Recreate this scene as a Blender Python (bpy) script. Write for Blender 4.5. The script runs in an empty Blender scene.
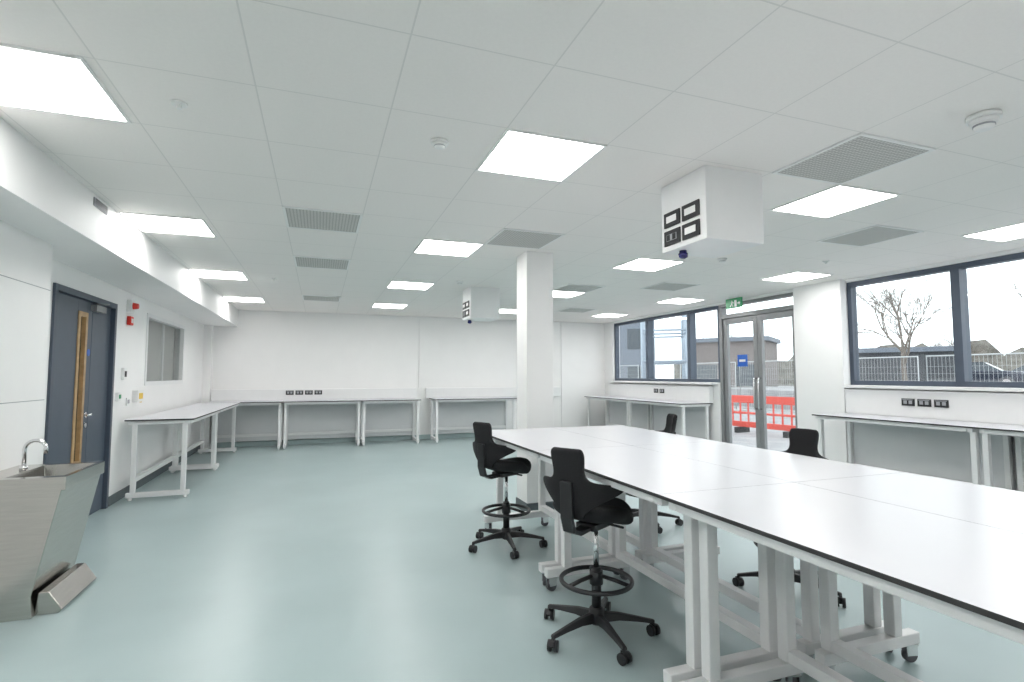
import bpy, math, random
from mathutils import Vector, Matrix
random.seed(7)
scene = bpy.context.scene
COL = scene.collection
R = math.radians

# ---------------------------------------------------------------- materials
def new_mat(name):
    m = bpy.data.materials.new(name); m.use_nodes = True
    nt = m.node_tree; b = nt.nodes.get('Principled BSDF')
    return m, nt, b
def mat(name, col, rough=0.5, metal=0.0, var=0.04, scale=8.0, bump=0.0, bscale=200.0, spec=None, coat=0.0, stretch=None):
    m, nt, b = new_mat(name)
    tc = nt.nodes.new('ShaderNodeTexCoord')
    n = nt.nodes.new('ShaderNodeTexNoise'); n.inputs['Scale'].default_value = scale; n.inputs['Detail'].default_value = 3
    if stretch:
        mp = nt.nodes.new('ShaderNodeMapping'); mp.inputs['Scale'].default_value = stretch
        nt.links.new(tc.outputs['Object'], mp.inputs['Vector']); nt.links.new(mp.outputs['Vector'], n.inputs['Vector'])
    else: nt.links.new(tc.outputs['Object'], n.inputs['Vector'])
    r = nt.nodes.new('ShaderNodeValToRGB')
    r.color_ramp.elements[0].position = 0.3; r.color_ramp.elements[1].position = 0.7
    r.color_ramp.elements[0].color = tuple(max(0, c*(1-var)) for c in col)+(1,)
    r.color_ramp.elements[1].color = tuple(min(1, c*(1+var)) for c in col)+(1,)
    nt.links.new(n.outputs['Fac'], r.inputs['Fac'])
    nt.links.new(r.outputs['Color'], b.inputs['Base Color'])
    b.inputs['Roughness'].default_value = rough; b.inputs['Metallic'].default_value = metal
    if spec is not None: b.inputs['Specular IOR Level'].default_value = spec
    if coat: b.inputs['Coat Weight'].default_value = coat
    if bump > 0:
        n2 = nt.nodes.new('ShaderNodeTexNoise'); n2.inputs['Scale'].default_value = bscale
        nt.links.new(tc.outputs['Object'], n2.inputs['Vector'])
        bp = nt.nodes.new('ShaderNodeBump'); bp.inputs['Strength'].default_value = bump; bp.inputs['Distance'].default_value = 0.002
        nt.links.new(n2.outputs['Fac'], bp.inputs['Height']); nt.links.new(bp.outputs['Normal'], b.inputs['Normal'])
    return m
def emis(name, col, strength):
    m, nt, b = new_mat(name)
    b.inputs['Base Color'].default_value = (0.9, 0.9, 0.9, 1)
    b.inputs['Emission Color'].default_value = col+(1,); b.inputs['Emission Strength'].default_value = strength
    return m
def glass_mat(name, tint=(0.95, 0.98, 0.98), refl=0.07):
    m = bpy.data.materials.new(name); m.use_nodes = True; nt = m.node_tree; nt.nodes.clear()
    o = nt.nodes.new('ShaderNodeOutputMaterial'); mx = nt.nodes.new('ShaderNodeMixShader')
    t = nt.nodes.new('ShaderNodeBsdfTransparent'); g = nt.nodes.new('ShaderNodeBsdfGlossy')
    t.inputs['Color'].default_value = tint+(1,); g.inputs['Roughness'].default_value = 0.02
    mx.inputs[0].default_value = refl
    nt.links.new(t.outputs[0], mx.inputs[1]); nt.links.new(g.outputs[0], mx.inputs[2]); nt.links.new(mx.outputs[0], o.inputs[0])
    return m
def grid_mat(name, base, line, cell, off, lw, rough=0.8):
    """surface with grid lines every `cell` metres in object x/y"""
    m, nt, b = new_mat(name)
    tc = nt.nodes.new('ShaderNodeTexCoord'); sep = nt.nodes.new('ShaderNodeSeparateXYZ')
    nt.links.new(tc.outputs['Object'], sep.inputs[0])
    outs = []
    for i, ax in enumerate('XY'):
        a = nt.nodes.new('ShaderNodeMath'); a.operation = 'SUBTRACT'; a.inputs[1].default_value = off[i]-lw/2
        nt.links.new(sep.outputs[ax], a.inputs[0])
        d = nt.nodes.new('ShaderNodeMath'); d.operation = 'DIVIDE'; d.inputs[1].default_value = cell[i]
        nt.links.new(a.outputs[0], d.inputs[0])
        f = nt.nodes.new('ShaderNodeMath'); f.operation = 'FRACT'; nt.links.new(d.outputs[0], f.inputs[0])
        l = nt.nodes.new('ShaderNodeMath'); l.operation = 'LESS_THAN'; l.inputs[1].default_value = lw/cell[i]
        nt.links.new(f.outputs[0], l.inputs[0]); outs.append(l)
    mxm = nt.nodes.new('ShaderNodeMath'); mxm.operation = 'MAXIMUM'
    nt.links.new(outs[0].outputs[0], mxm.inputs[0]); nt.links.new(outs[1].outputs[0], mxm.inputs[1])
    n = nt.nodes.new('ShaderNodeTexNoise'); n.inputs['Scale'].default_value = 60
    nt.links.new(tc.outputs['Object'], n.inputs['Vector'])
    r = nt.nodes.new('ShaderNodeValToRGB')
    r.color_ramp.elements[0].color = tuple(c*0.97 for c in base)+(1,); r.color_ramp.elements[1].color = tuple(min(1, c*1.02) for c in base)+(1,)
    nt.links.new(n.outputs['Fac'], r.inputs['Fac'])
    mx = nt.nodes.new('ShaderNodeMix'); mx.data_type = 'RGBA'
    mx.inputs[7].default_value = line+(1,)
    nt.links.new(mxm.outputs[0], mx.inputs[0]); nt.links.new(r.outputs['Color'], mx.inputs[6])
    nt.links.new(mx.outputs[2], b.inputs['Base Color'])
    b.inputs['Roughness'].default_value = rough
    return m

YO = -0.04   # ceiling grid offset
M_wall = mat('wall_paint', (0.88, 0.872, 0.865), 0.6, var=0.01, scale=3)
M_ceil = grid_mat('ceiling_tiles', (0.875, 0.845, 0.82), (0.735, 0.715, 0.695), (0.6, 0.6), (0.9, 2.6+YO), 0.007)
def floor_mat():
    m, nt, b = new_mat('vinyl_floor')
    tc = nt.nodes.new('ShaderNodeTexCoord')
    n = nt.nodes.new('ShaderNodeTexNoise'); n.inputs['Scale'].default_value = 250; n.inputs['Detail'].default_value = 2
    n2 = nt.nodes.new('ShaderNodeTexNoise'); n2.inputs['Scale'].default_value = 1.2; n2.inputs['Detail'].default_value = 5
    for k in (n, n2): nt.links.new(tc.outputs['Object'], k.inputs['Vector'])
    r = nt.nodes.new('ShaderNodeValToRGB')
    r.color_ramp.elements[0].position = .35; r.color_ramp.elements[1].position = .65
    r.color_ramp.elements[0].color = (0.365, 0.46, 0.465, 1); r.color_ramp.elements[1].color = (0.415, 0.515, 0.52, 1)
    mx = nt.nodes.new('ShaderNodeMath'); mx.operation = 'MULTIPLY_ADD'; mx.inputs[1].default_value = 0.35; 
    nt.links.new(n.outputs['Fac'], mx.inputs[0])
    ml = nt.nodes.new('ShaderNodeMath'); ml.operation = 'MULTIPLY'; ml.inputs[1].default_value = 0.65
    nt.links.new(n2.outputs['Fac'], ml.inputs[0]); nt.links.new(ml.outputs[0], mx.inputs[2])
    nt.links.new(mx.outputs[0], r.inputs['Fac']); nt.links.new(r.outputs['Color'], b.inputs['Base Color'])
    b.inputs['Roughness'].default_value = 0.31
    return m
M_floor = floor_mat()
M_white = mat('white_powder_coat', (0.82, 0.82, 0.82), 0.4, var=0.01)
M_plastic = mat('white_plastic', (0.82, 0.82, 0.81), 0.35, var=0.01)
M_top = mat('white_laminate', (0.64, 0.64, 0.67), 0.28, var=0.012, scale=3)
M_edge = mat('dark_laminate_edge', (0.035, 0.033, 0.033), 0.5)
M_panel = mat('light_grey_panel', (0.70, 0.71, 0.72), 0.5, var=0.01)
M_black = mat('black_plastic', (0.014, 0.014, 0.016), 0.42, var=0.2)
M_fabric = mat('black_fabric', (0.012, 0.012, 0.014), 0.9, var=0.3, scale=200, bump=0.4, bscale=600)
M_chrome = mat('chrome', (0.75, 0.75, 0.76), 0.15, 1.0, var=0.02)
M_steel = mat('brushed_stainless', (0.50, 0.48, 0.45), 0.2, 1.0, var=0.05, scale=6, stretch=(1, 1, 14))
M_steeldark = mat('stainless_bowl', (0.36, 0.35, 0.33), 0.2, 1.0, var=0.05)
M_rubber = mat('grey_rubber', (0.10, 0.10, 0.11), 0.6)
M_greyplastic = mat('grey_plastic', (0.35, 0.36, 0.38), 0.5)
M_door = mat('slate_blue_door', (0.068, 0.088, 0.12), 0.45, var=0.04)
M_doorframe = mat('dark_door_frame', (0.062, 0.08, 0.11), 0.45)
M_brass = mat('oak_bead', (0.42, 0.27, 0.13), 0.45, var=0.15, scale=20)
M_vision = mat('vision_glass', (0.16, 0.11, 0.07), 0.08, var=0.45, scale=5)
M_alu = mat('grey_aluminium', (0.27, 0.275, 0.28), 0.4, 0.3)
M_winframe = mat('anthracite_frame', (0.075, 0.095, 0.13), 0.4, 0.1)
M_glass = glass_mat('clear_glass')
M_light = emis('light_diffuser', (1.0, 0.985, 0.965), 15.5)
M_grille = grid_mat('perforated_grille', (0.64, 0.63, 0.61), (0.42, 0.415, 0.40), (0.025, 0.025), (0, 0), 0.009)
M_skirt = mat('dark_skirting', (0.10, 0.12, 0.13), 0.5)
M_red = mat('red_plastic', (0.75, 0.035, 0.02), 0.4)
M_barrier = mat('faded_red_plastic', (0.68, 0.09, 0.065), 0.5)
M_green = mat('safety_green', (0.0, 0.27, 0.09), 0.4, var=0.02)
M_yellow = mat('yellow_plastic', (0.75, 0.50, 0.04), 0.4)
M_blue = mat('blue_sign', (0.02, 0.12, 0.50), 0.4)
M_bluedome = mat('dark_blue_dome', (0.02, 0.02, 0.12), 0.15)
M_blind = mat('grey_blind', (0.50, 0.49, 0.47), 0.7, var=0.06, scale=1.5)
M_asphalt = mat('asphalt', (0.30, 0.30, 0.31), 0.9, var=0.15, scale=2)
M_bark = mat('bark', (0.17, 0.145, 0.125), 0.9)
M_galv = mat('galvanised', (0.45, 0.47, 0.48), 0.5, 0.5)
M_brick = mat('dark_cladding', (0.05, 0.055, 0.065), 0.7, var=0.1)
M_greyclad = mat('grey_cladding', (0.15, 0.175, 0.215), 0.6, var=0.1)
M_brown = mat('brown_brick', (0.20, 0.175, 0.17), 0.8, var=0.2)
M_conc = mat('concrete', (0.4, 0.4, 0.39), 0.9, var=0.1)
M_darkglass = mat('dark_glass', (0.05, 0.065, 0.08), 0.1)
M_carpaint = mat('dark_car_paint', (0.03, 0.04, 0.07), 0.2, 0.3, coat=0.5)
M_carsilver = mat('silver_car_paint', (0.20, 0.215, 0.24), 0.25, 0.5)
M_whitesteel = mat('blue_grey_steelwork', (0.30, 0.36, 0.43), 0.5)
M_hedge = mat('winter_hedge', (0.18, 0.17, 0.15), 0.95, var=0.5, scale=1.5)

# ---------------------------------------------------------------- mesh builder
class MB:
    def __init__(s): s.v = []; s.f = []; s.m = []; s.s = []
    def add(s, vs, fs, m=0, smooth=False, M=None):
        o = len(s.v)
        for p in vs:
            p = Vector(p)
            s.v.append(M @ p if M else p)
        for f in fs:
            s.f.append([o+i for i in f]); s.m.append(m); s.s.append(smooth)
    def box(s, x0, x1, y0, y1, z0, z1, m=0, M=None, top=None):
        vs = [(x0,y0,z0),(x1,y0,z0),(x1,y1,z0),(x0,y1,z0),(x0,y0,z1),(x1,y0,z1),(x1,y1,z1),(x0,y1,z1)]
        fs = [(0,3,2,1),(0,1,5,4),(1,2,6,5),(2,3,7,6),(3,0,4,7)]
        s.add(vs, fs, m, False, M); o = len(s.v)-8
        s.f.append([o+4,o+5,o+6,o+7]); s.m.append(m if top is None else top); s.s.append(False)
    def tube(s, pts, r, n=12, m=0, caps=True, smooth=True, closed=False, M=None):
        pts = [Vector(p) for p in pts]; k = len(pts)
        rs = r if isinstance(r, (list, tuple)) else [r]*k
        vs = []; up = None
        for i, p in enumerate(pts):
            if closed: t = (pts[(i+1) % k]-pts[i-1]).normalized()
            else: t = (pts[min(i+1, k-1)]-pts[max(i-1, 0)]).normalized()
            if up is None:
                up = Vector((0,0,1)) if abs(t.z) < 0.9 else Vector((1,0,0))
            u = (up - t*up.dot(t)).normalized(); w = t.cross(u); up = u
            for j in range(n):
                a = 2*math.pi*j/n
                vs.append(p+(u*math.cos(a)+w*math.sin(a))*rs[i])
        fs = []
        for i in range(k if closed else k-1):
            for j in range(n):
                a = i*n+j; b = i*n+(j+1) % n; c = ((i+1) % k)*n+(j+1) % n; d = ((i+1) % k)*n+j
                fs.append((a,b,c,d))
        s.add(vs, fs, m, smooth, M)
        if caps and not closed:
            o = len(s.v)-len(vs)
            s.f.append([o+j for j in reversed(range(n))]); s.m.append(m); s.s.append(False)
            s.f.append([o+(k-1)*n+j for j in range(n)]); s.m.append(m); s.s.append(False)
    def cyl(s, p0, p1, r, r1=None, n=20, m=0, M=None):
        s.tube([p0, p1], [r, r if r1 is None else r1], n, m, True, True, False, M)
    def ring(s, c, Rr, r, n=36, k=8, m=0):
        c = Vector(c)
        s.tube([c+Vector((Rr*math.cos(2*math.pi*i/n), Rr*math.sin(2*math.pi*i/n), 0)) for i in range(n)], r, k, m, False, True, True)
    def prism(s, poly, axis, a0, a1, m=0, M=None):
        n = len(poly); vs = []
        for a in (a0, a1):
            for (p, q) in poly:
                vs.append({'x': (a,p,q), 'y': (p,a,q), 'z': (p,q,a)}[axis])
        fs = [tuple(range(n)), tuple(reversed(range(n, 2*n)))]
        for i in range(n): fs.append((i, i+n, (i+1) % n+n, (i+1) % n))
        s.add(vs, fs, m, False, M)
    def obj(s, name, mats, parent=None, loc=(0,0,0), rot=(0,0,0), bevel=0, seg=2):
        me = bpy.data.meshes.new(name); me.from_pydata([tuple(v) for v in s.v], [], s.f)
        for mt in (mats if isinstance(mats, (list, tuple)) else [mats]): me.materials.append(mt)
        for i, p in enumerate(me.polygons): p.material_index = s.m[i]; p.use_smooth = s.s[i]
        import bmesh
        bm = bmesh.new(); bm.from_mesh(me); bmesh.ops.recalc_face_normals(bm, faces=bm.faces); bm.to_mesh(me); bm.free()
        o = bpy.data.objects.new(name, me); COL.objects.link(o); o.location = loc; o.rotation_euler = rot
        if parent: o.parent = parent
        if bevel:
            b = o.modifiers.new('bevel', 'BEVEL'); b.width = bevel; b.segments = seg; b.limit_method = 'ANGLE'; b.angle_limit = R(50)
        return o
def tag(o, label, cat, group=None, kind=None):
    o['label'] = label; o['category'] = cat
    if group: o['group'] = group
    if kind: o['kind'] = kind
    return o
def struct(o, label=None, cat=None):
    o['kind'] = 'structure'
    if label: o['label'] = label
    if cat: o['category'] = cat
    return o
def thing(name, label, cat, loc=(0,0,0), rot=0, group=None):
    e = bpy.data.objects.new(name, None); COL.objects.link(e); e.location = loc; e.rotation_euler = (0,0,rot)
    e.empty_display_size = 0.1
    return tag(e, label, cat, group)
def clone(root, loc, rot=None, label=None):
    def cp(o, par):
        c = o.copy(); COL.objects.link(c)
        if par: c.parent = par
        for ch in list(o.children): 
            cp(ch, c)
        return c
    c = cp(root, None); c.location = loc
    if rot is not None: c.rotation_euler = (0,0,rot)
    if label: c['label'] = label
    return c

# ---------------------------------------------------------------- room constants
XL, XR, YB, YF, H = -2.1, 6.7, 11.7, -3.0, 2.7
BX, BZ = -1.545, 2.36    # bulkhead face / soffit

def wall_x(mb, x0, x1, y0, y1, z0, z1, ops):
    y = y0
    for (a, b, c, d) in sorted(ops):
        if a > y: mb.box(x0, x1, y, a, z0, z1)
        if c > z0: mb.box(x0, x1, a, b, z0, c)
        if d < z1: mb.box(x0, x1, a, b, d, z1)
        y = b
    if y < y1: mb.box(x0, x1, y, y1, z0, z1)

mb = MB(); mb.box(XL-.15, XR+.2, YF-.15, YB+.15, -0.1, 0); struct(mb.obj('floor', M_floor), 'pale blue-green vinyl sheet floor', 'floor')
mb = MB(); mb.box(XL-.15, XR+.2, YF-.15, YB+.15, H, H+.1); struct(mb.obj('ceiling', M_ceil), 'white suspended tile ceiling', 'ceiling')
DY0, DY1, DZ = 5.40, 6.84, 2.17
WY0, WY1, WZ0, WZ1 = 7.95, 9.95, 1.27, 2.2
mb = MB(); wall_x(mb, XL-.15, XL, YF, YB, 0, H, [(DY0, DY1, 0, DZ), (WY0, WY1, WZ0, WZ1)])
struct(mb.obj('wall_left', M_wall), 'white painted plaster wall', 'wall')
mb = MB(); mb.box(XL, -1.88, YF, 4.8, 0, BZ)
for z in (1.22, 2.02): mb.box(-1.881, -1.879, YF, 4.8, z, z+.005, 1)
for y in (3.3, 2.1): mb.box(-1.881, -1.879, y, y+.005, 0, BZ, 1)
struct(mb.obj('wall_left_boxing', [M_wall, M_greyplastic]), 'white panelled service boxing', 'wall')
mb = MB(); mb.box(XL, BX, YF, YB, BZ, H); struct(mb.obj('trim_1', M_wall), 'white ceiling bulkhead', 'bulkhead')
mb = MB(); mb.box(XL-.15, XR+.2, YB, YB+.15, 0, H); struct(mb.obj('wall_back', M_wall), 'white painted wall', 'wall')
mb = MB(); mb.box(XL-.15, XR+.2, YF-.15, YF, 0, H); struct(mb.obj('wall_front', M_wall), 'white painted wall', 'wall')
SZ, HZ = 1.27, 2.66
W1 = (0.0, 5.2); W2 = (7.66, 11.3); ED = (5.96, 7.66)
mb = MB(); wall_x(mb, XR, XR+.2, YF, YB, 0, H, [(W1[0], W1[1], SZ, HZ), (ED[0], ED[1], 0, HZ), (W2[0], W2[1], SZ, HZ)])
struct(mb.obj('wall_right', M_wall), 'white wall with glazed openings', 'wall')
mb = MB(); mb.box(6.6, XR, 5.18, 5.94, 0, H); struct(mb.obj('trim_2', M_wall), 'white boxed wall pier', 'pier')
mb = MB(); mb.box(XL, -1.97, YB-.2, YB, 0, BZ); struct(mb.obj('trim_3', M_wall), 'white corner boxing', 'boxing')
mb = MB(); mb.box(2.05, 2.09, YB-.02, YB, 1.13, H); struct(mb.obj('trim_4', M_wall), 'white vertical wall joint cover', 'trim')
mb = MB(); mb.box(5.5, 5.54, YB-.02, YB, 0, H); struct(mb.obj('trim_5', M_wall), 'white vertical wall joint cover', 'trim')
mb = MB(); mb.box(XL, XL+.012, 4.8, DY0-.05, 0, .1); mb.box(XL, XL+.012, DY1+.05, YB-.2, 0, .1)
struct(mb.obj('baseboard_left', M_skirt), 'dark skirting', 'baseboard')
mb = MB(); mb.box(XL+.18, XR, YB-.012, YB, 0, .1); struct(mb.obj('baseboard_back', M_floor), 'coved vinyl skirting', 'baseboard')
mb = MB(); mb.box(XR-.012, XR, YF, 5.18, 0, .1); mb.box(XR-.012, XR, 7.66, YB-.02, 0, .1); struct(mb.obj('baseboard_right', M_floor), 'coved vinyl skirting', 'baseboard')
mb = MB(); mb.box(2.01, 2.31, 5.1, 5.4, 0, H); mb.box(2.0, 2.32, 5.09, 5.41, 0, .1, 1)
struct(mb.obj('trim_6', [M_wall, M_skirt], bevel=.004), 'white square structural column with dark skirting', 'column')

# ---------------------------------------------------------------- windows
def window(name, y0, y1, z0, z1, mull, xc, frame, fw=.06, label=''):
    mb = MB(); d = .05
    mb.box(xc-d, xc+d, y0, y1, z0, z0+fw); mb.box(xc-d, xc+d, y0, y1, z1-fw, z1)
    mb.box(xc-d, xc+d, y0, y0+fw, z0+fw, z1-fw); mb.box(xc-d, xc+d, y1-fw, y1, z0+fw, z1-fw)
    for y in mull: mb.box(xc-d-.02, xc+d+.02, y-.045, y+.045, z0+fw, z1-fw)
    mb.box(xc-.004, xc+.004, y0+fw, y1-fw, z0+fw, z1-fw, 1)
    return struct(mb.obj(name, [frame, M_glass]), label, 'window')
window('window_1', W1[0], W1[1], SZ, HZ, [3.88, 2.6, 1.3], XR+.1, M_winframe, label='large anthracite-framed window')
window('window_2', W2[0], W2[1], SZ, HZ, [8.5, 9.9], XR+.1, M_winframe, label='large anthracite-framed window')
mb = MB(); mb.box(XR-.14, XR+.05, -1.0, 5.17, 1.235, 1.268); struct(mb.obj('trim_7', M_white), 'white window sill', 'sill')
mb = MB(); mb.box(XR-.14, XR+.05, 7.68, 11.3, 1.235, 1.268); struct(mb.obj('trim_8', M_white), 'white window sill', 'sill')
mb = MB(); x0, x1 = XL-.1, XL+.012
mb.box(x0, x1, WY0, WY1, WZ0, WZ0+.05); mb.box(x0, x1, WY0, WY1, WZ1-.05, WZ1)
mb.box(x0, x1, WY0, WY0+.05, WZ0+.05, WZ1-.05); mb.box(x0, x1, WY1-.05, WY1, WZ0+.05, WZ1-.05)
mb.box(XL-.05, XL-.044, WY0+.05, WY1-.05, WZ0+.05, WZ1-.05, 1)
mb.box(XL-.14, XL-.13, WY0, WY1, WZ0, WZ1, 2)
mb.box(XL-.13, XL-.11, WY0+1.25, WY0+1.32, WZ0, WZ1, 0)
struct(mb.obj('window_3', [M_white, glass_mat('internal_glass', (.9,.92,.92), .2), M_blind]), 'internal window with grey blind', 'window')

# ---------------------------------------------------------------- internal door (slate blue)
d = thing('door_1', 'slate blue leaf-and-a-half door with vision panel', 'door', (XL, 0, 0)); d['kind'] = 'structure'
mb = MB(); f = .055
mb.box(-.14, .02, DY0, DY0+f, 0, DZ-.0); mb.box(-.14, .02, DY1-f, DY1, 0, DZ); mb.box(-.14, .02, DY0+f, DY1-f, DZ-f, DZ)
mb.obj('door_frame', M_doorframe, d, bevel=.003)
ym = 6.30
def leaf(y0, y1, vp=None):
    mb = MB(); xa, xb = -.075, -.02
    if vp:
        a, b, zz0, zz1 = vp
        mb.box(xa, xb, y0, a, .01, DZ-f-.003); mb.box(xa, xb, b, y1, .01, DZ-f-.003)
        mb.box(xa, xb, a, b, .01, zz0); mb.box(xa, xb, a, b, zz1, DZ-f-.003)
    else: mb.box(xa, xb, y0, y1, .01, DZ-f-.003)
    return mb.obj('door_leaf', M_door, d, bevel=.002)
vp = (5.97, 6.18, .55, 2.0)
l1 = leaf(DY0+f+.004, ym-.003, vp); leaf(ym+.003, DY1-f-.004)
mb = MB(); a, b, z0, z1 = vp; t = .045
for (p, q, r_, s_) in ((a, a+t, z0, z1), (b-t, b, z0, z1), (a+t, b-t, z0, z0+t), (a+t, b-t, z1-t, z1)): mb.box(-.078, -.012, p, q, r_, s_)
mb.obj('glazing_bead', M_brass, l1)
mb = MB(); mb.box(-.05, -.044, a+t, b-t, z0+t, z1-t); mb.obj('vision_panel', M_vision, l1)
hy = ym-.06
mb = MB(); mb.cyl((-.02, hy, 1.02), (.035, hy, 1.02), .011); mb.tube([(.03, hy, 1.02), (.033, hy-.04, 1.02), (.033, hy-.12, 1.02)], .010)
mb.cyl((-.02, hy, 1.02), (-.012, hy, 1.02), .027); mb.cyl((-.02, hy, .92), (-.01, hy, .92), .025)
mb.obj('door_handle', M_chrome, l1)
mb = MB(); mb.box(-.02, .03, ym-.05, ym+.2, 2.03, 2.09); mb.tube([(.01, ym, 2.10), (.09, ym+.07, 2.11), (.0, ym+.25, 2.12)], .008); mb.obj('door_closer', M_alu, d)
mb = MB(); mb.cyl((-.021, hy, 1.62), (-.017, hy, 1.62), .035); mb.obj('door_sign', M_blue, l1)

# ---------------------------------------------------------------- glazed entrance door
e = thing('door_2', 'grey aluminium glazed double entrance door', 'door', (XR, 0, 0)); e['kind'] = 'structure'
y0, y1 = ED; yh = 2.40
mb = MB()
mb.box(.03, .15, y0, y0+.07, 0, HZ); mb.box(.03, .15, y1-.07, y1, 0, HZ); mb.box(.03, .15, y0+.07, y1-.07, yh, yh+.07); mb.box(.03, .15, y0+.07, y1-.07, HZ-.05, HZ)
mb.box(.03, .15, y0+.07, y1-.07, 0, .02)
mb.obj('door_frame', M_alu, e, bevel=.004)
mb = MB(); mb.box(.085, .093, y0+.07, y1-.07, yh+.07, HZ-.05); mb.obj('transom_glass', M_glass, e)
ymid = (y0+y1)/2
for (a, b, hs) in ((y0+.075, ymid-.003, 1), (ymid+.003, y1-.075, -1)):
    mb = MB(); w = .085
    mb.box(.06, .12, a, a+w, .025, yh-.005); mb.box(.06, .12, b-w, b, .025, yh-.005)
    mb.box(.06, .12, a+w, b-w, .025, .2); mb.box(.06, .12, a+w, b-w, yh-.1, yh-.005)
    lf = mb.obj('door_leaf', M_alu, e, bevel=.004)
    mb = MB(); mb.box(.086, .094, a+w, b-w, .2, yh-.1); mb.obj('glass_pane', M_glass, lf)
    hy = b-w/2 if hs == 1 else a+w/2
    mb = MB(); mb.tube([(.06, hy, .85), (.01, hy, .85), (.005, hy, .87), (.005, hy, 1.33), (.01, hy, 1.35), (.06, hy, 1.35)], .013); mb.obj('pull_handle', M_chrome, lf)
    if hs == -1:
        mb = MB(); mb.box(.08, .084, a+.25, a+.47, 1.55, 1.75); mb.box(.079, .08, a+.29, a+.43, 1.63, 1.67, 1); mb.obj('notice', [M_blue, M_plastic], lf)

# ---------------------------------------------------------------- ceiling fittings
lt = thing('ceiling_light', 'square recessed LED ceiling panel, lit', 'ceiling light', (1.2, 2.9+YO, H), group='recessed LED ceiling panels')
mb = MB()
for q in ((-.3, .3, -.3, -.285), (-.3, .3, .285, .3), (-.3, -.285, -.285, .285), (.285, .3, -.285, .285)): mb.box(q[0], q[1], q[2], q[3], -.008, -.0005)
mb.obj('light_frame', M_plastic, lt)
mb = MB(); mb.box(-.285, .285, -.285, .285, -.005, -.0005); mb.obj('diffuser', M_light, lt)
for x in (-1.24, 1.2, 3.6, 5.9):
    for y in (-1.9, .5, 2.9, 5.3, 7.7, 10.1):
        if (x, y) != (1.2, 2.9): clone(lt, (x, y+YO, H))
mb = MB(); mb.box(-.295, .295, -.295, .295, -.006, -.0005, 1)
for q in ((-.3, .3, -.3, -.28), (-.3, .3, .28, .3), (-.3, -.28, -.28, .28), (.28, .3, -.28, .28)): mb.box(q[0], q[1], q[2], q[3], -.009, -.0005, 0)
g0 = mb.obj('ceiling_grille', [M_plastic, M_grille], loc=(0, 4.7+YO, H)); tag(g0, 'square grey perforated ceiling air grille', 'ceiling vent', 'perforated ceiling air grilles')
for (x, y) in ((0, 6.5), (0, 9.5), (1.8, 4.7), (3.0, 2.3), (4.8, 3.5), (4.8, 6.5), (3.6, 7.1), (.6, 1.1), (4.8, 9.5)):
    clone(g0, (x, y+YO, H))
def detector(x, y, r, h):
    o = thing('smoke_detector', 'round white smoke detector on the ceiling', 'smoke detector', (x, y, H), group='ceiling smoke detectors')
    mb = MB(); mb.cyl((0, 0, -h*.35), (0, 0, -.0005), r, n=28); mb.obj('detector_base', M_plastic, o)
    mb = MB(); mb.tube([(0, 0, -h*.35), (0, 0, -h*.6), (0, 0, -h*.62), (0, 0, -h*.85), (0, 0, -h)], [r*.85, r*.8, r*.62, r*.6, r*.4], 24)
    mb.obj('detector_head', M_plastic, o, bevel=.002)
    mb = MB(); mb.tube([(0, 0, -h*.66), (0, 0, -h*.78)], [r*.64, r*.64], 24); mb.obj('sensor_slot', M_greyplastic, o)
detector(.6, 2.84, .05, .04); detector(3.10, 1.62, .07, .075)
detector(1.8, 7.1, .05, .04); detector(4.2, 4.7, .05, .04)
mb = MB(); mb.cyl((0, 0, -.01), (0, 0, -.0005), .035, n=20); mb.cyl((0, 0, -.03), (0, 0, -.01), .012, n=12)
o = mb.obj('sprinkler_head', M_plastic, loc=(-.66, 2.85, H)); tag(o, 'small round white sprinkler head', 'sprinkler', 'ceiling sprinkler heads')
for p in ((-.6, 7.7), (3.0, 4.1), (5.4, 4.4)): clone(o, (p[0], p[1], H))
mb = MB(); mb.box(BX+.0005, BX+.008, 4.5, 4.75, 2.61, 2.67)
for i in range(4): mb.box(BX+.008, BX+.011, 4.52, 4.73, 2.616+i*.014, 2.621+i*.014, 1)
tag(mb.obj('wall_vent', [M_greyplastic, M_black]), 'small grey slotted vent on the bulkhead', 'vent')

def service_box(x, y, s, hz):
    o = thing('ceiling_service_box', 'white ceiling-hung service box with four black sockets', 'service box', (x, y, H), group='ceiling service boxes')
    mb = MB(); mb.box(0, s, 0, s, -hz, -.0005); mb.obj('box_body', M_white, o, bevel=.004)
    for row in range(2):
        for c in range(2):
            ya = .055+c*.19; za = -hz+.035+row*.125
            dk = (row == 0 and c == 1)
            mb = MB(); mb.box(-.012, -.001, ya, ya+.165, za, za+.1); mb.box(-.016, -.012, ya+.03, ya+.135, za+.028, za+.072, 1)
            if dk:
                mb.box(-.018, -.016, ya+.035, ya+.07, za+.03, za+.07, 0); mb.box(-.018, -.016, ya+.095, ya+.13, za+.03, za+.07, 0)
            mb.obj('power_socket', [M_black, M_greyplastic if dk else M_plastic], o, bevel=.002)
    mb = MB(); mb.cyl((.0, 0, -hz-.02), (0, 0, -hz-.0005), .025); mb.tube([(0, 0, -hz-.02), (0, 0, -hz-.045), (0, 0, -hz-.055)], [.032, .03, .012], 16)
    mb.obj('sensor_dome', M_bluedome, o, loc=(.08, .33, 0))
    return o
service_box(2.21, 2.60, .45, .46)
service_box(2.05, 7.45, .45, .46)

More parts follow.
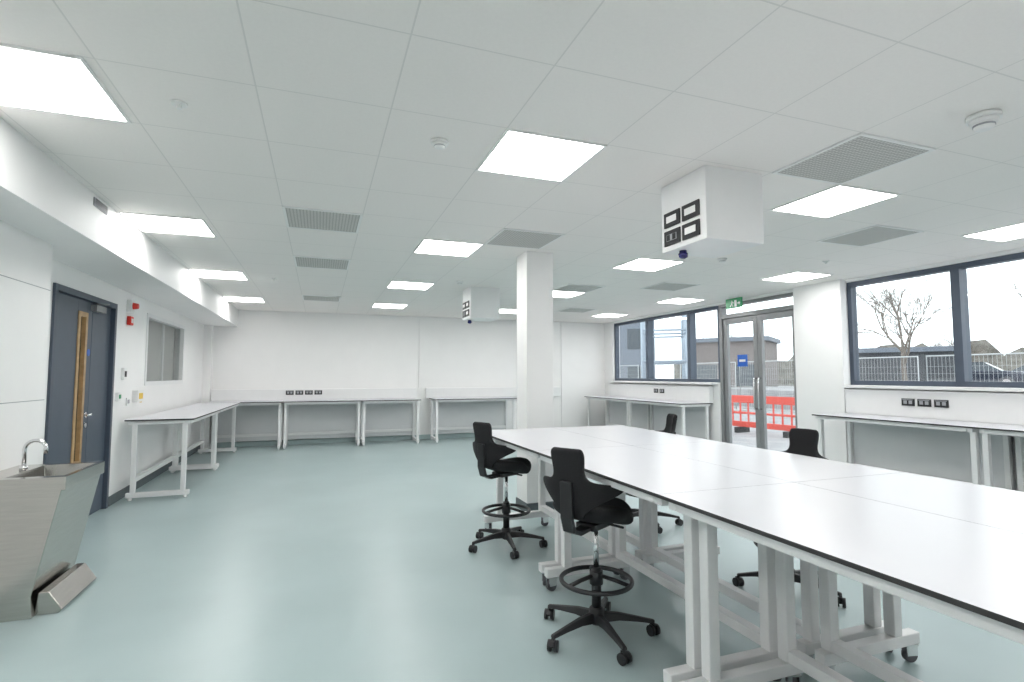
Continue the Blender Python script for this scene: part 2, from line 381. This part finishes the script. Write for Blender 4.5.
o = thing('exit_sign', 'green hanging emergency exit sign with running figure', 'exit sign', (6.4, 6.93, 2.51))
mb = MB(); mb.box(0, .02, -.18, .18, 0, .16); mb.obj('sign_panel', M_green, o, bevel=.002)
for yy in (-.1, .09):
    mb = MB(); mb.box(0, .02, yy, yy+.01, .16, .19); mb.obj('hanger', M_plastic, o)
mb = MB()
xs = (-.003, -.0005)
mb.prism([(-.02, .015), (-.07, .015), (-.07, .125), (-.02, .125)], 'x', *xs)
mb.cyl((-.003, .035, .115), (-.0005, .035, .115), .011, n=12)
mb.prism([(.045, .10), (.02, .10), (.03, .06), (.05, .06)], 'x', *xs)
mb.prism([(.03, .065), (.045, .065), (.02, .02), (.005, .02)], 'x', *xs)
mb.prism([(.05, .065), (.038, .06), (.07, .02), (.085, .03)], 'x', *xs)
mb.prism([(.02, .10), (.025, .088), (-.005, .075), (-.008, .085)], 'x', *xs)
mb.prism([(-.12, .10), (-.145, .07), (-.12, .04)], 'x', *xs); mb.prism([(-.12, .08), (-.12, .06), (-.09, .06), (-.09, .08)], 'x', *xs)
mb.obj('pictogram', M_plastic, o)

# ---------------------------------------------------------------- benches
def castor_mesh(h=.09):
    mb = MB()
    mb.cyl((0, -.012, .035), (0, .012, .035), .035, n=20, m=1)
    mb.box(-.028, .028, -.02, -.015, .035, h-.008); mb.box(-.028, .028, .015, .02, .035, h-.008); mb.box(-.03, .03, -.025, .025, h-.008, h)
    return mb
def bench(name, label, cat, L, D, Ht, loc, rot=0, castors=False, panel=False, group=None):
    """length along local y, depth along local x (front = -x), origin at centre base"""
    o = thing(name, label, cat, loc, rot, group)
    T = .015
    mb = MB(); mb.box(-D/2, D/2, -L/2+.001, L/2-.001, Ht-T, Ht, 1, top=0)
    mb.obj('worktop', [M_top, M_edge], o)
    fz = .09 if castors else .03; s = .055 if castors else .05; ins = .05
    for sy in (-1, 1):
        yc = sy*(L/2-ins); mb = MB()
        fa, fb = -D/2+.06, D/2-.06              # foot bar ends
        xa, xb = (-D/2+.18, D/2-.10) if castors else (-D/2+.07, D/2-.07)
        if not castors: fa, fb = xa-.04, xb+.04
        mb.box(fa, fb, yc-s/2, yc+s/2, fz, fz+.055)
        mb.box(xa, xa+s, yc-s/2, yc+s/2, fz+.055, Ht-T-.042); mb.box(xb-s, xb, yc-s/2, yc+s/2, fz+.055, Ht-T-.042)
        mb.box(-D/2+.03, D/2-.03, yc-s/2, yc+s/2, Ht-T-.042, Ht-T-.001)
        if not castors:
            for x in (xa, xb): mb.cyl((x, yc, 0), (x, yc, fz), .022, n=12)
        mb.obj('leg_frame', M_white, o, bevel=.005)
        if castors:
            for x in (fa+.04, fb-.04):
                castor_mesh().obj('castor', [M_chrome, M_rubber], o, loc=(x, yc, 0), rot=(0, 0, random.uniform(0, 3)))
    y = L/2-ins-s/2-.001
    for (p, q) in ((-D/2+.03, -D/2+.07), (D/2-.07, D/2-.03)):
        mb = MB(); mb.box(p, q, -y, y, Ht-T-.042, Ht-T-.001)
        mb.obj('top_rail', M_white, o, bevel=.003)
    mb = MB()
    if castors: mb.box(xb-s, xb, -y, y, fz+.06, fz+.11)
    else: mb.box(xb-s, xb, -y, y, .2, .25)
    mb.obj('stretcher_rail', M_white, o, bevel=.003)
    if panel:
        mb = MB(); mb.box(D/2-.068, D/2-.05, -y, y, .12, Ht-.07); mb.obj('back_panel', M_panel, o)
    return o
TZ = .9; xl = 1.35
lab_i = 'white island lab bench with black-edged top on castors'
UL = 1.38
for k in range(4):
    yc = 4.68-UL*(k+.5)
    bench('lab_bench', lab_i, 'lab bench', UL, .75, TZ, (xl+.375, yc, 0), 0, True, False, 'island lab benches')
    bench('lab_bench', lab_i, 'lab bench', UL, .75, TZ, (xl+.375+.752, yc, 0), math.pi, True, False, 'island lab benches')
lab_w = 'white wall-side lab bench with steel leg frames'
G = 'wall-side lab benches'
for a, b in ((7.08, 9.0), (9.0, 10.93)):
    bench('lab_bench', lab_w, 'lab bench', b-a, .68, TZ, (XL+.05+.35, (a+b)/2, 0), math.pi, False, False, G)
for a, b in ((-1.95, -.65), (-.65, .8), (.8, 1.98), (2.28, 4.1)):
    bench('lab_bench', lab_w, 'lab bench', b-a, .7, TZ, ((a+b)/2, YB-.03-.35, 0), math.pi/2*-1+math.pi, False, True, G)
for a, b in ((7.8, 9.6), (9.6, 11.4)):
    bench('lab_bench', lab_w, 'lab bench', b-a, .7, TZ, (XR-.03-.35, (a+b)/2, 0), 0, False, True, G)
for a, b in ((3.35, 5.15), (1.55, 3.35), (-.25, 1.55)):
    bench('lab_bench', lab_w, 'lab bench', b-a, .7, TZ, (XR-.03-.35, (a+b)/2, 0), 0, False, True, G)

def trunk(x0, x1, y0, y1, z0, z1, label):
    mb = MB(); mb.box(x0, x1, y0, y1, z0, z1)
    return tag(mb.obj('cable_trunking', M_white, bevel=.006), label, 'cable trunking', 'dado cable trunking')
trunk(-1.96, 2.0, YB-.09, YB-.001, .901, 1.12, 'white dado trunking above back-wall benches')
trunk(2.2, 5.45, YB-.09, YB-.001, .901, 1.12, 'white dado trunking above back-wall bench')
trunk(XR-.1, XR-.001, -1.0, 5.17, .901, 1.22, 'deep white dado trunking below the window')
trunk(XR-.1, XR-.001, 7.8, 11.3, .901, 1.2, 'deep white dado trunking below the window')
mb = MB(); mb.box(-.012, -.001, -.073, .073, -.043, .043); mb.box(-.015, -.012, -.05, -.01, -.02, .02, 1); mb.box(-.015, -.012, .01, .05, -.02, .02, 1); mb.box(-.015, -.012, -.06, .06, .026, .034, 1)
sk = mb.obj('power_socket', [M_black, M_greyplastic], bevel=.002); tag(sk, 'black double power socket on white trunking', 'power socket', 'black sockets on trunking')
sk.location = (XR-.1, 4.36, 1.08)
for y in (4.18, 4.0): clone(sk, (XR-.1, y, 1.08))
for x in (-.56, -.38, -.2, -.02): clone(sk, (x, YB-.09, 1.05), math.pi/2)
for y in (9.2, 9.4): clone(sk, (XR-.1, y, 1.08))

# ---------------------------------------------------------------- left wall small items
o = thing('fire_alarm_sounder', 'white sounder with red beacon on the wall', 'fire alarm', (XL, 7.24, 2.13))
mb = MB(); mb.box(.0, .05, -.06, .06, 0, .14); mb.obj('sounder_body', M_plastic, o, bevel=.006)
mb = MB(); mb.cyl((.05, 0, .07), (.1, 0, .07), .04, .03); mb.obj('beacon', M_red, o)
o = thing('fire_call_point', 'red square break-glass fire call point', 'fire call point', (XL, 7.26, 1.98))
mb = MB(); mb.box(.0, .04, -.05, .05, 0, .1); mb.obj('call_point_body', M_red, o, bevel=.005)
mb = MB(); mb.box(.04, .043, -.03, .03, .025, .075); mb.obj('glass_panel', M_plastic, o)
def plate(name, lab, cat, y, z, w, h, m1, m2, dd=.03):
    o = thing(name, lab, cat, (XL, y, z))
    mb = MB(); mb.box(.0, dd, -w/2, w/2, 0, h); mb.obj('plate', m1, o, bevel=.0015)
    mb = MB(); mb.box(dd, dd+.006, -w*.3, w*.3, h*.25, h*.75); mb.obj('insert', m2, o, bevel=.001)
plate('door_release_box', 'white and green door release button', 'door release', 7.0, 1.12, .09, .09, M_plastic, M_green)
plate('access_card_reader', 'white card reader with dark face', 'card reader', 7.15, 1.35, .09, .13, M_plastic, M_black)
plate('isolator_switch', 'yellow and white isolator switch box', 'isolator switch', 7.62, 1.08, .22, .14, M_plastic, M_yellow, .06)
plate('light_switch', 'white double light switch plate', 'light switch', 7.35, 1.05, .09, .09, M_plastic, M_greyplastic, .012)
plate('hazard_sign', 'small yellow warning label', 'sign', 7.85, 1.06, .08, .1, M_yellow, M_black, .004)

# ---------------------------------------------------------------- stainless sink
o = thing('washbasin', 'stainless steel floor-standing knee-operated washbasin', 'sink', (0, 0, 0))
o.location = (-1.62, 4.2, 0)
xb_, xt, zt, ya, yb = -.257, .22, .80, -.3, .3
mb = MB()
prof = [(xb_, 0), (.09, 0), (.08, .12), (.20, .72), (xt, .72), (xt, zt-.0), (xb_, zt)]
n = len(prof)
vs = [(p, ya, q) for p, q in prof]+[(p, yb, q) for p, q in prof]
fs = [tuple(range(n)), tuple(reversed(range(n, 2*n)))]
for i in range(n):
    if i == 5: continue
    fs.append((i, i+n, (i+1) % n+n, (i+1) % n))
mb.add(vs, fs)
bi = [(-.10, -.24), (.19, -.24), (.19, .24), (-.10, .24)]; to = [(xb_, ya), (xt, ya), (xt, yb), (xb_, yb)]
vs = [(x, y, zt) for x, y in to]+[(x, y, zt) for x, y in bi]+[(x*.8+.01, y*.8, zt-.14) for x, y in bi]
mb.add(vs, [(i, (i+1) % 4, 4+(i+1) % 4, 4+i) for i in range(4)])
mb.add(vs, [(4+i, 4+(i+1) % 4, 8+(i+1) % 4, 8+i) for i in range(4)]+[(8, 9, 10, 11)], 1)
mb.obj('basin_body', [M_steel, M_steeldark], o, bevel=.004)
mb = MB(); mb.prism([(.085, .0), (.20, .0), (.22, .02), (.15, .13), (.10, .13)], 'y', -.26, .26); mb.obj('foot_pedal', M_steel, o, bevel=.004)
mb = MB(); zt0 = zt
pts = [(-.13, .05, zt0), (-.13, .05, zt0+.13)]+[(-.13+.055-.055*math.cos(t), .05, zt0+.13+.055*math.sin(t)) for t in [R(a) for a in range(15, 181, 15)]]+[(-.02, .05, zt0+.10)]
mb.tube(pts, .011, 14); mb.cyl((-.13, .05, zt0), (-.13, .05, zt0+.03), .022)
mb.obj('tap', M_chrome, o)
mb = MB(); mb.ring((.04, 0, zt-.138), .028, .006); mb.obj('drain', M_chrome, o)

# ---------------------------------------------------------------- chair
def make_chair(loc, rot, label):
    o = thing('saddle_chair', label, 'chair', loc, rot, 'black saddle stools with foot rings')
    mb = MB(); mb.tube([(0,0,.06), (0,0,.075), (0,0,.14), (0,0,.15)], [.03, .045, .04, .03], 20)
    for k in range(5):
        a = R(72*k+20); Mx = Matrix.Rotation(a, 4, 'Z')
        pr = [(.02, .025, .072, .125), (.12, .022, .082, .118), (.22, .018, .075, .10), (.31, .016, .065, .082)]
        vs = []
        for (x, w, z0, z1) in pr: vs += [(x, -w, z0), (x, w, z0), (x, w*.6, z1), (x, -w*.6, z1)]
        fs = []
        for i in range(3):
            for j in range(4): fs.append((i*4+j, i*4+(j+1) % 4, (i+1)*4+(j+1) % 4, (i+1)*4+j))
        fs += [(3,2,1,0), (12,13,14,15)]
        mb.add(vs, fs, 0, False, Mx)
    mb.obj('star_base', M_black, o, bevel=.004)
    for k in range(5):
        a = R(72*k+20)
        mb = MB()
        mb.cyl((0, -.026, .028), (0, -.008, .028), .028, n=18); mb.cyl((0, .008, .028), (0, .026, .028), .028, n=18)
        mb.cyl((0, -.008, .028), (0, .008, .028), .012, n=12)
        mb.prism([(-.03, .035), (-.02, .055), (.0, .064), (.02, .058), (.012, .04)], 'y', -.009, .009)
        mb.cyl((0, 0, .05), (0, 0, .078), .008, n=10)
        mb.obj('castor', M_black, o, loc=(.305*math.cos(a), .305*math.sin(a), 0), rot=(0, 0, random.uniform(0, 6.28)))
    mb = MB(); mb.cyl((0,0,.14), (0,0,.36), .026, n=20, m=0); mb.cyl((0,0,.36), (0,0,.585), .015, n=16, m=1)
    mb.obj('gas_lift', [M_black, M_chrome], o)
    mb = MB(); mb.ring((0,0,.29), .19, .0125, 40, 10)
    mb.cyl((0,0,.27), (0,0,.34), .036, n=20)
    for k in range(3):
        a = R(120*k+40); mb.tube([(.03*math.cos(a), .03*math.sin(a), .315), (.11*math.cos(a), .11*math.sin(a), .305), (.185*math.cos(a), .185*math.sin(a), .29)], .011, 10)
    mb.obj('foot_ring', M_black, o)
    mb = MB(); mb.box(-.11, .09, -.06, .06, .575, .612); mb.tube([(.02, .05, .595), (.03, .17, .59), (.05, .2, .585)], .007, 8)
    mb.tube([(.02, -.05, .595), (.02, -.16, .59)], .007, 8)
    mb.obj('tilt_mechanism', M_black, o, bevel=.006)
    mb = MB()
    path = [(-.08, .59), (-.2, .585), (-.262, .61), (-.285, .68), (-.285, .78), (-.29, .86)]
    vs = []; 
    for i, (x, z) in enumerate(path):
        p0 = path[max(i-1, 0)]; p1 = path[min(i+1, len(path)-1)]
        tx, tz = p1[0]-p0[0], p1[1]-p0[1]; l = math.hypot(tx, tz); nx, nz = -tz/l*.011, tx/l*.011
        w = .035
        vs += [(x-nx, -w, z-nz), (x-nx, w, z-nz), (x+nx, w, z+nz), (x+nx, -w, z+nz)]
    fs = []
    for i in range(len(path)-1):
        for j in range(4): fs.append((i*4+j, i*4+(j+1) % 4, (i+1)*4+(j+1) % 4, (i+1)*4+j))
    fs += [(3,2,1,0), tuple(len(vs)-4+j for j in range(4))]
    mb.add(vs, fs); mb.obj('back_support', M_black, o, bevel=.004)
    mb = MB(); N = 32; rings = [(.30, -.055), (.75, -.053), (.95, -.035), (1.0, -.004), (.94, .022), (.72, .034), (.38, .036)]
    vs = []
    def sp(t, sc, z):
        c, s_ = math.cos(t), math.sin(t)
        ex = .75
        x = .225*math.copysign(abs(c)**ex, c); y = .22*math.copysign(abs(s_)**ex, s_)
        if x > 0: y *= 1-.30*(x/.225)
        x *= sc; y *= sc
        zz = .66+z+(.05*(x/.225)**2 if x < 0 else .02*(x/.225)**2)-(.045*(y/.22)**2 if x > 0 else .0)+ (.03*(y/.22)**2 if x < 0 else 0)
        return (x, y, zz)
    for (sc, z) in rings:
        for j in range(N): vs.append(sp(2*math.pi*j/N, sc, z))
    fs = [(i*N+j, i*N+(j+1) % N, (i+1)*N+(j+1) % N, (i+1)*N+j) for i in range(len(rings)-1) for j in range(N)]
    vs += [(0,0,.605), (0,0,.697)]
    for j in range(N):
        fs.append((len(vs)-2, (j+1) % N, j)); fs.append((len(vs)-1, (len(rings)-1)*N+j, (len(rings)-1)*N+(j+1) % N))
    mb.add(vs, fs, 0, True); st = mb.obj('seat', M_fabric, o); sm = st.modifiers.new('sub', 'SUBSURF'); sm.levels = 1; sm.render_levels = 1
    rows = [(.665, .055, -.215), (.70, .075, -.235), (.735, .105, -.248), (.765, .20, -.255), (.795, .25, -.26), (.825, .245, -.262), (.852, .13, -.265), (.885, .088, -.27), (.94, .09, -.28), (1.0, .10, -.292), (1.03, .085, -.30)]
    K = 15; vs = []; fs = []
    for (z, hw, xc) in rows:
        for j in range(K):
            s_ = -1+2*j/(K-1); y = s_*hw
            vs.append((xc+2.2*y*y, y, z-.25*y*y+(.035*abs(y)/.235 if hw > .15 else 0)))
    for i in range(len(rows)-1):
        for j in range(K-1): fs.append((i*K+j, i*K+j+1, (i+1)*K+j+1, (i+1)*K+j))
    mb = MB(); mb.add(vs, fs, 0, True); bk = mb.obj('backrest', M_fabric, o)
    so = bk.modifiers.new('sol', 'SOLIDIFY'); so.thickness = .036; so.offset = 0
    sb = bk.modifiers.new('sub', 'SUBSURF'); sb.levels = 2; sb.render_levels = 2
    return o
lab_c = 'black saddle chair with foot ring beside the bench'
c1 = make_chair((1.44, 2.63, 0), R(31), lab_c)
clone(c1, (1.47, 4.2, 0), R(27))
clone(c1, (2.93, 4.38, 0), R(165))
clone(c1, (2.90, 2.72, 0), R(197))

# ---------------------------------------------------------------- exterior
GZ = -.15; G2 = .7
mb = MB(); mb.box(XR+.2, 90, -60, 90, GZ-.1, GZ); tag(mb.obj('pavement', M_asphalt), 'grey asphalt yard outside the windows', 'ground', kind='structure')
mb = MB(); mb.box(20, 90, -60, 25, GZ, G2); tag(mb.obj('raised_car_park', M_asphalt), 'raised grey asphalt car park', 'ground', kind='structure')
def fence(loc, rot, src=[None]):
    if src[0]: return clone(src[0], loc, rot)
    o = thing('fence_panel', 'galvanised temporary mesh fence panel', 'fence', loc, rot, 'temporary mesh fence panels'); src[0] = o
    mb = MB(); W, Hh = 3.4, 2.1
    mb.tube([(-W/2, 0, .05), (-W/2, 0, Hh), (W/2, 0, Hh), (W/2, 0, .05)], .022, 6); mb.tube([(-W/2, 0, .2), (W/2, 0, .2)], .02, 6)
    mb.tube([(-W/2, 0, 1.1), (W/2, 0, 1.1)], .012, 6); mb.obj('panel_frame', M_galv, o)
    mb = MB()
    for i in range(1, 34): mb.box(-W/2+i*.1-.003, -W/2+i*.1+.003, -.003, .003, .2, Hh)
    for i in range(1, 9): mb.box(-W/2, W/2, -.003, .003, .2+i*.2-.003, .2+i*.2+.003)
    mb.obj('mesh_infill', M_galv, o)
    for s_ in (-1, 1):
        mb = MB(); mb.box(s_*W/2-.1, s_*W/2+.1, -.3, .3, 0, .12); mb.obj('foot_block', M_conc, o, bevel=.02)
    return o
for i in range(7): fence((16.5, 5.0+i*3.64, GZ), R(90))
def barrier(loc, rot, src=[None]):
    if src[0]: return clone(src[0], loc, rot)
    o = thing('safety_barrier', 'red plastic pedestrian safety barrier', 'barrier', loc, rot, 'red plastic safety barriers'); src[0] = o
    mb = MB(); mb.box(-1, 1, -.02, .02, .8, 1.0); mb.box(-1, 1, -.02, .02, .15, .3); mb.box(-1, 1, -.02, .02, .5, .56)
    for i in range(9): mb.box(-1+i*.245, -.96+i*.245, -.018, .018, .3, .8)
    mb.obj('barrier_panel', M_barrier, o, bevel=.01)
    for s_ in (-.7, .7):
        mb = MB(); mb.box(s_-.06, s_+.06, -.25, .25, 0, .15); mb.obj('barrier_foot', M_black, o, bevel=.01)
    return o
barrier((11.4, 8.6, GZ), R(75)); barrier((11.0, 10.9, GZ), R(100)); barrier((9.6, 12.4, GZ), R(100))
def tree(loc, hgt, seed, lab, gz, thick=.016):
    rnd = random.Random(seed); mb = MB()
    def br(p, d, l, r, dep):
        q = p+d*l*.5+Vector((rnd.uniform(-.06, .06), rnd.uniform(-.06, .06), 0))*l; e_ = q+(d+Vector((0, 0, .08))).normalized()*l*.5
        mb.tube([p, q, e_], [r, r*.85, r*.65], 5 if dep > 2 else 3, 0, False)
        if dep == 0: return
        for i in range(4):
            ax = Vector((rnd.uniform(-1, 1), rnd.uniform(-1, 1), rnd.uniform(-.3, .3))).normalized()
            nd = (Matrix.Rotation(R(rnd.uniform(18, 50)), 3, ax) @ d+Vector((0, 0, .12))).normalized()
            t = rnd.uniform(.45, 1); st_ = p.lerp(e_, t) if i else e_
            br(st_, nd, l*rnd.uniform(.6, .8), max(r*.52, .006), dep-1)
    br(Vector((0, 0, -.05)), Vector((0, 0, 1)), hgt*.30, hgt*thick, 5)
    o = mb.obj('bare_tree', M_bark, loc=(loc[0], loc[1], gz)); tag(o, lab, 'tree', 'leafless winter trees'); return o
tl = 'leafless winter tree in the car park'
tree((23.2, 15.4), 6.6, 3, tl, G2); tree((30.0, 13.0), 7.6, 5, tl, G2); tree((47, 27), 7, 8, tl, GZ); tree((52, 21.8), 8, 11, tl, G2); tree((37, 42), 8, 14, tl, GZ); tree((33, 35), 6, 21, tl, GZ)
tree((48, 14), 8, 31, tl, G2)
mb = MB(); 
rnd = random.Random(4); pv = []; N = 60
for i in range(N+1):
    t = i/N; x = 75-15*t*t; y = -10+90*t; h = 3.4+rnd.uniform(0, 2.2)
    pv += [(x, y, GZ), (x, y, h)]
mb.add(pv, [(2*i, 2*i+2, 2*i+3, 2*i+1) for i in range(N)]); tag(mb.obj('hedgerow', M_hedge), 'distant brown winter hedgerow', 'hedge', kind='stuff')
def building(name, lab, loc, w, dpt, h, rot, m, win, gz=GZ):
    o = thing(name, lab, 'building', (loc[0], loc[1], gz), rot)
    mb = MB(); mb.box(-dpt/2, dpt/2, -w/2, w/2, 0, h); mb.obj('building_walls', m, o)
    mb = MB(); mb.box(-dpt/2-.2, dpt/2+.2, -w/2-.2, w/2+.2, h, h+.25); mb.obj('roof', M_greyclad, o)
    n_ = int(w/2.2)
    for i in range(n_):
        y = -w/2+1.1+i*(w-2.2)/max(1, n_-1)
        for z in win:
            mb = MB(); mb.box(-dpt/2-.03, -dpt/2, y-.6, y+.6, z, z+1.3); mb.obj('building_window', M_darkglass, o)
    return o
building('storage_shed', 'dark flat-roofed outbuilding across the car park', (29.6, 20.0), 5.2, 3, 1.9, R(33), M_brick, [], G2)
building('brick_building', 'brown brick building beyond the fence', (25, 27.2), 4.5, 4, 3.6, R(35), M_brown, [.9])
building('office_building', 'grey clad two-storey office building', (18.5, 32), 6, 5, 6.0, R(60), M_greyclad, [.8, 3.2])
o = thing('steel_lattice_tower', 'pale grey painted steel scaffold framework outside', 'steel structure', (11.3, 15.6, GZ), R(-35))
mb = MB(); W = 3.2; Z = 5.0
for a in (-W/2, 0, W/2): 
    for b in (-.7, .7): mb.tube([(b, a, 0), (b, a, Z)], .05, 8)
for z in (1.0, 2.0, 3.0, 4.0): 
    for b in (-.7, .7): mb.tube([(b, -W/2, z), (b, W/2, z)], .035, 8)
    for a in (-W/2, 0, W/2): mb.tube([(-.7, a, z), (.7, a, z)], .035, 8)
mb.obj('steel_posts', M_whitesteel, o)
mb = MB()
for (z0, z1) in ((1.0, 2.0), (2.0, 3.0), (3.0, 4.0)):
    for b in (-.7, .7):
        mb.tube([(b, -W/2, z0), (b, 0, z1)], .03, 8); mb.tube([(b, W/2, z0), (b, 0, z1)], .03, 8)
mb.obj('cross_bracing', M_whitesteel, o)
def car(loc, rot, paint, lab, gz):
    o = thing('parked_car', lab, 'car', (loc[0], loc[1], gz), rot, 'parked cars')
    mb = MB(); body = [(-2.1, .3), (-2.15, .65), (-2.0, .9), (-1.1, .98), (1.3, .98), (2.0, .95), (2.1, .7), (2.1, .3)]
    mb.prism(body, 'y', -.85, .85); mb.obj('car_body', paint, o, bevel=.08, seg=3)
    cab = [(-1.15, .97), (-.45, 1.42), (1.0, 1.45), (1.75, .97)]
    vs = [(x, -.78 if z < 1.2 else -.62, z) for x, z in cab]+[(x, .78 if z < 1.2 else .62, z) for x, z in cab]
    mb = MB(); mb.add(vs, [(0,1,2,3), (7,6,5,4), (0,4,5,1), (1,5,6,2), (2,6,7,3)]); mb.obj('car_windows', M_darkglass, o)
    mb = MB(); mb.box(-.42, .98, -.6, .6, 1.425, 1.475); mb.obj('car_roof', paint, o, bevel=.02)
    for x in (-1.35, 1.35):
        for y in (-.8, .8):
            mb = MB(); mb.cyl((x, y-.1, .32), (x, y+.1, .32), .32, n=20); mb.cyl((x, y-.11, .32), (x, y+.11, .32), .18, n=14, m=1); mb.obj('wheel', [M_rubber, M_chrome], o)
car((36.6, 20.2), R(112), M_carpaint, 'dark blue hatchback parked beyond the fence', G2)
car((42.5, 19.5), R(112), M_carsilver, 'silver hatchback parked beyond the fence', G2)
car((37.0, 14.8), R(112), M_carpaint, 'dark blue hatchback parked beyond the fence', G2)

# ---------------------------------------------------------------- world + camera
w = bpy.data.worlds.new('overcast'); scene.world = w; w.use_nodes = True
nt = w.node_tree; bg = nt.nodes['Background']
tc = nt.nodes.new('ShaderNodeTexCoord'); nz = nt.nodes.new('ShaderNodeTexNoise'); nz.inputs['Scale'].default_value = 2; nz.inputs['Detail'].default_value = 4
rp = nt.nodes.new('ShaderNodeValToRGB'); rp.color_ramp.elements[0].color = (.86, .90, .95, 1); rp.color_ramp.elements[1].color = (1, 1, 1, 1)
nt.links.new(tc.outputs['Generated'], nz.inputs['Vector']); nt.links.new(nz.outputs['Fac'], rp.inputs['Fac']); nt.links.new(rp.outputs['Color'], bg.inputs['Color'])
bg.inputs['Strength'].default_value = 2.9
scene.view_settings.view_transform = 'Standard'
cd = bpy.data.cameras.new('camera'); cam = bpy.data.objects.new('camera', cd); COL.objects.link(cam)
cam.location = (0, 0, 1.4); cam.rotation_euler = (R(93.7), 0, R(-19.9)); cd.lens = 36*530/1024; cd.sensor_width = 36
cd.clip_start = .05; cd.clip_end = 300
scene.camera = cam
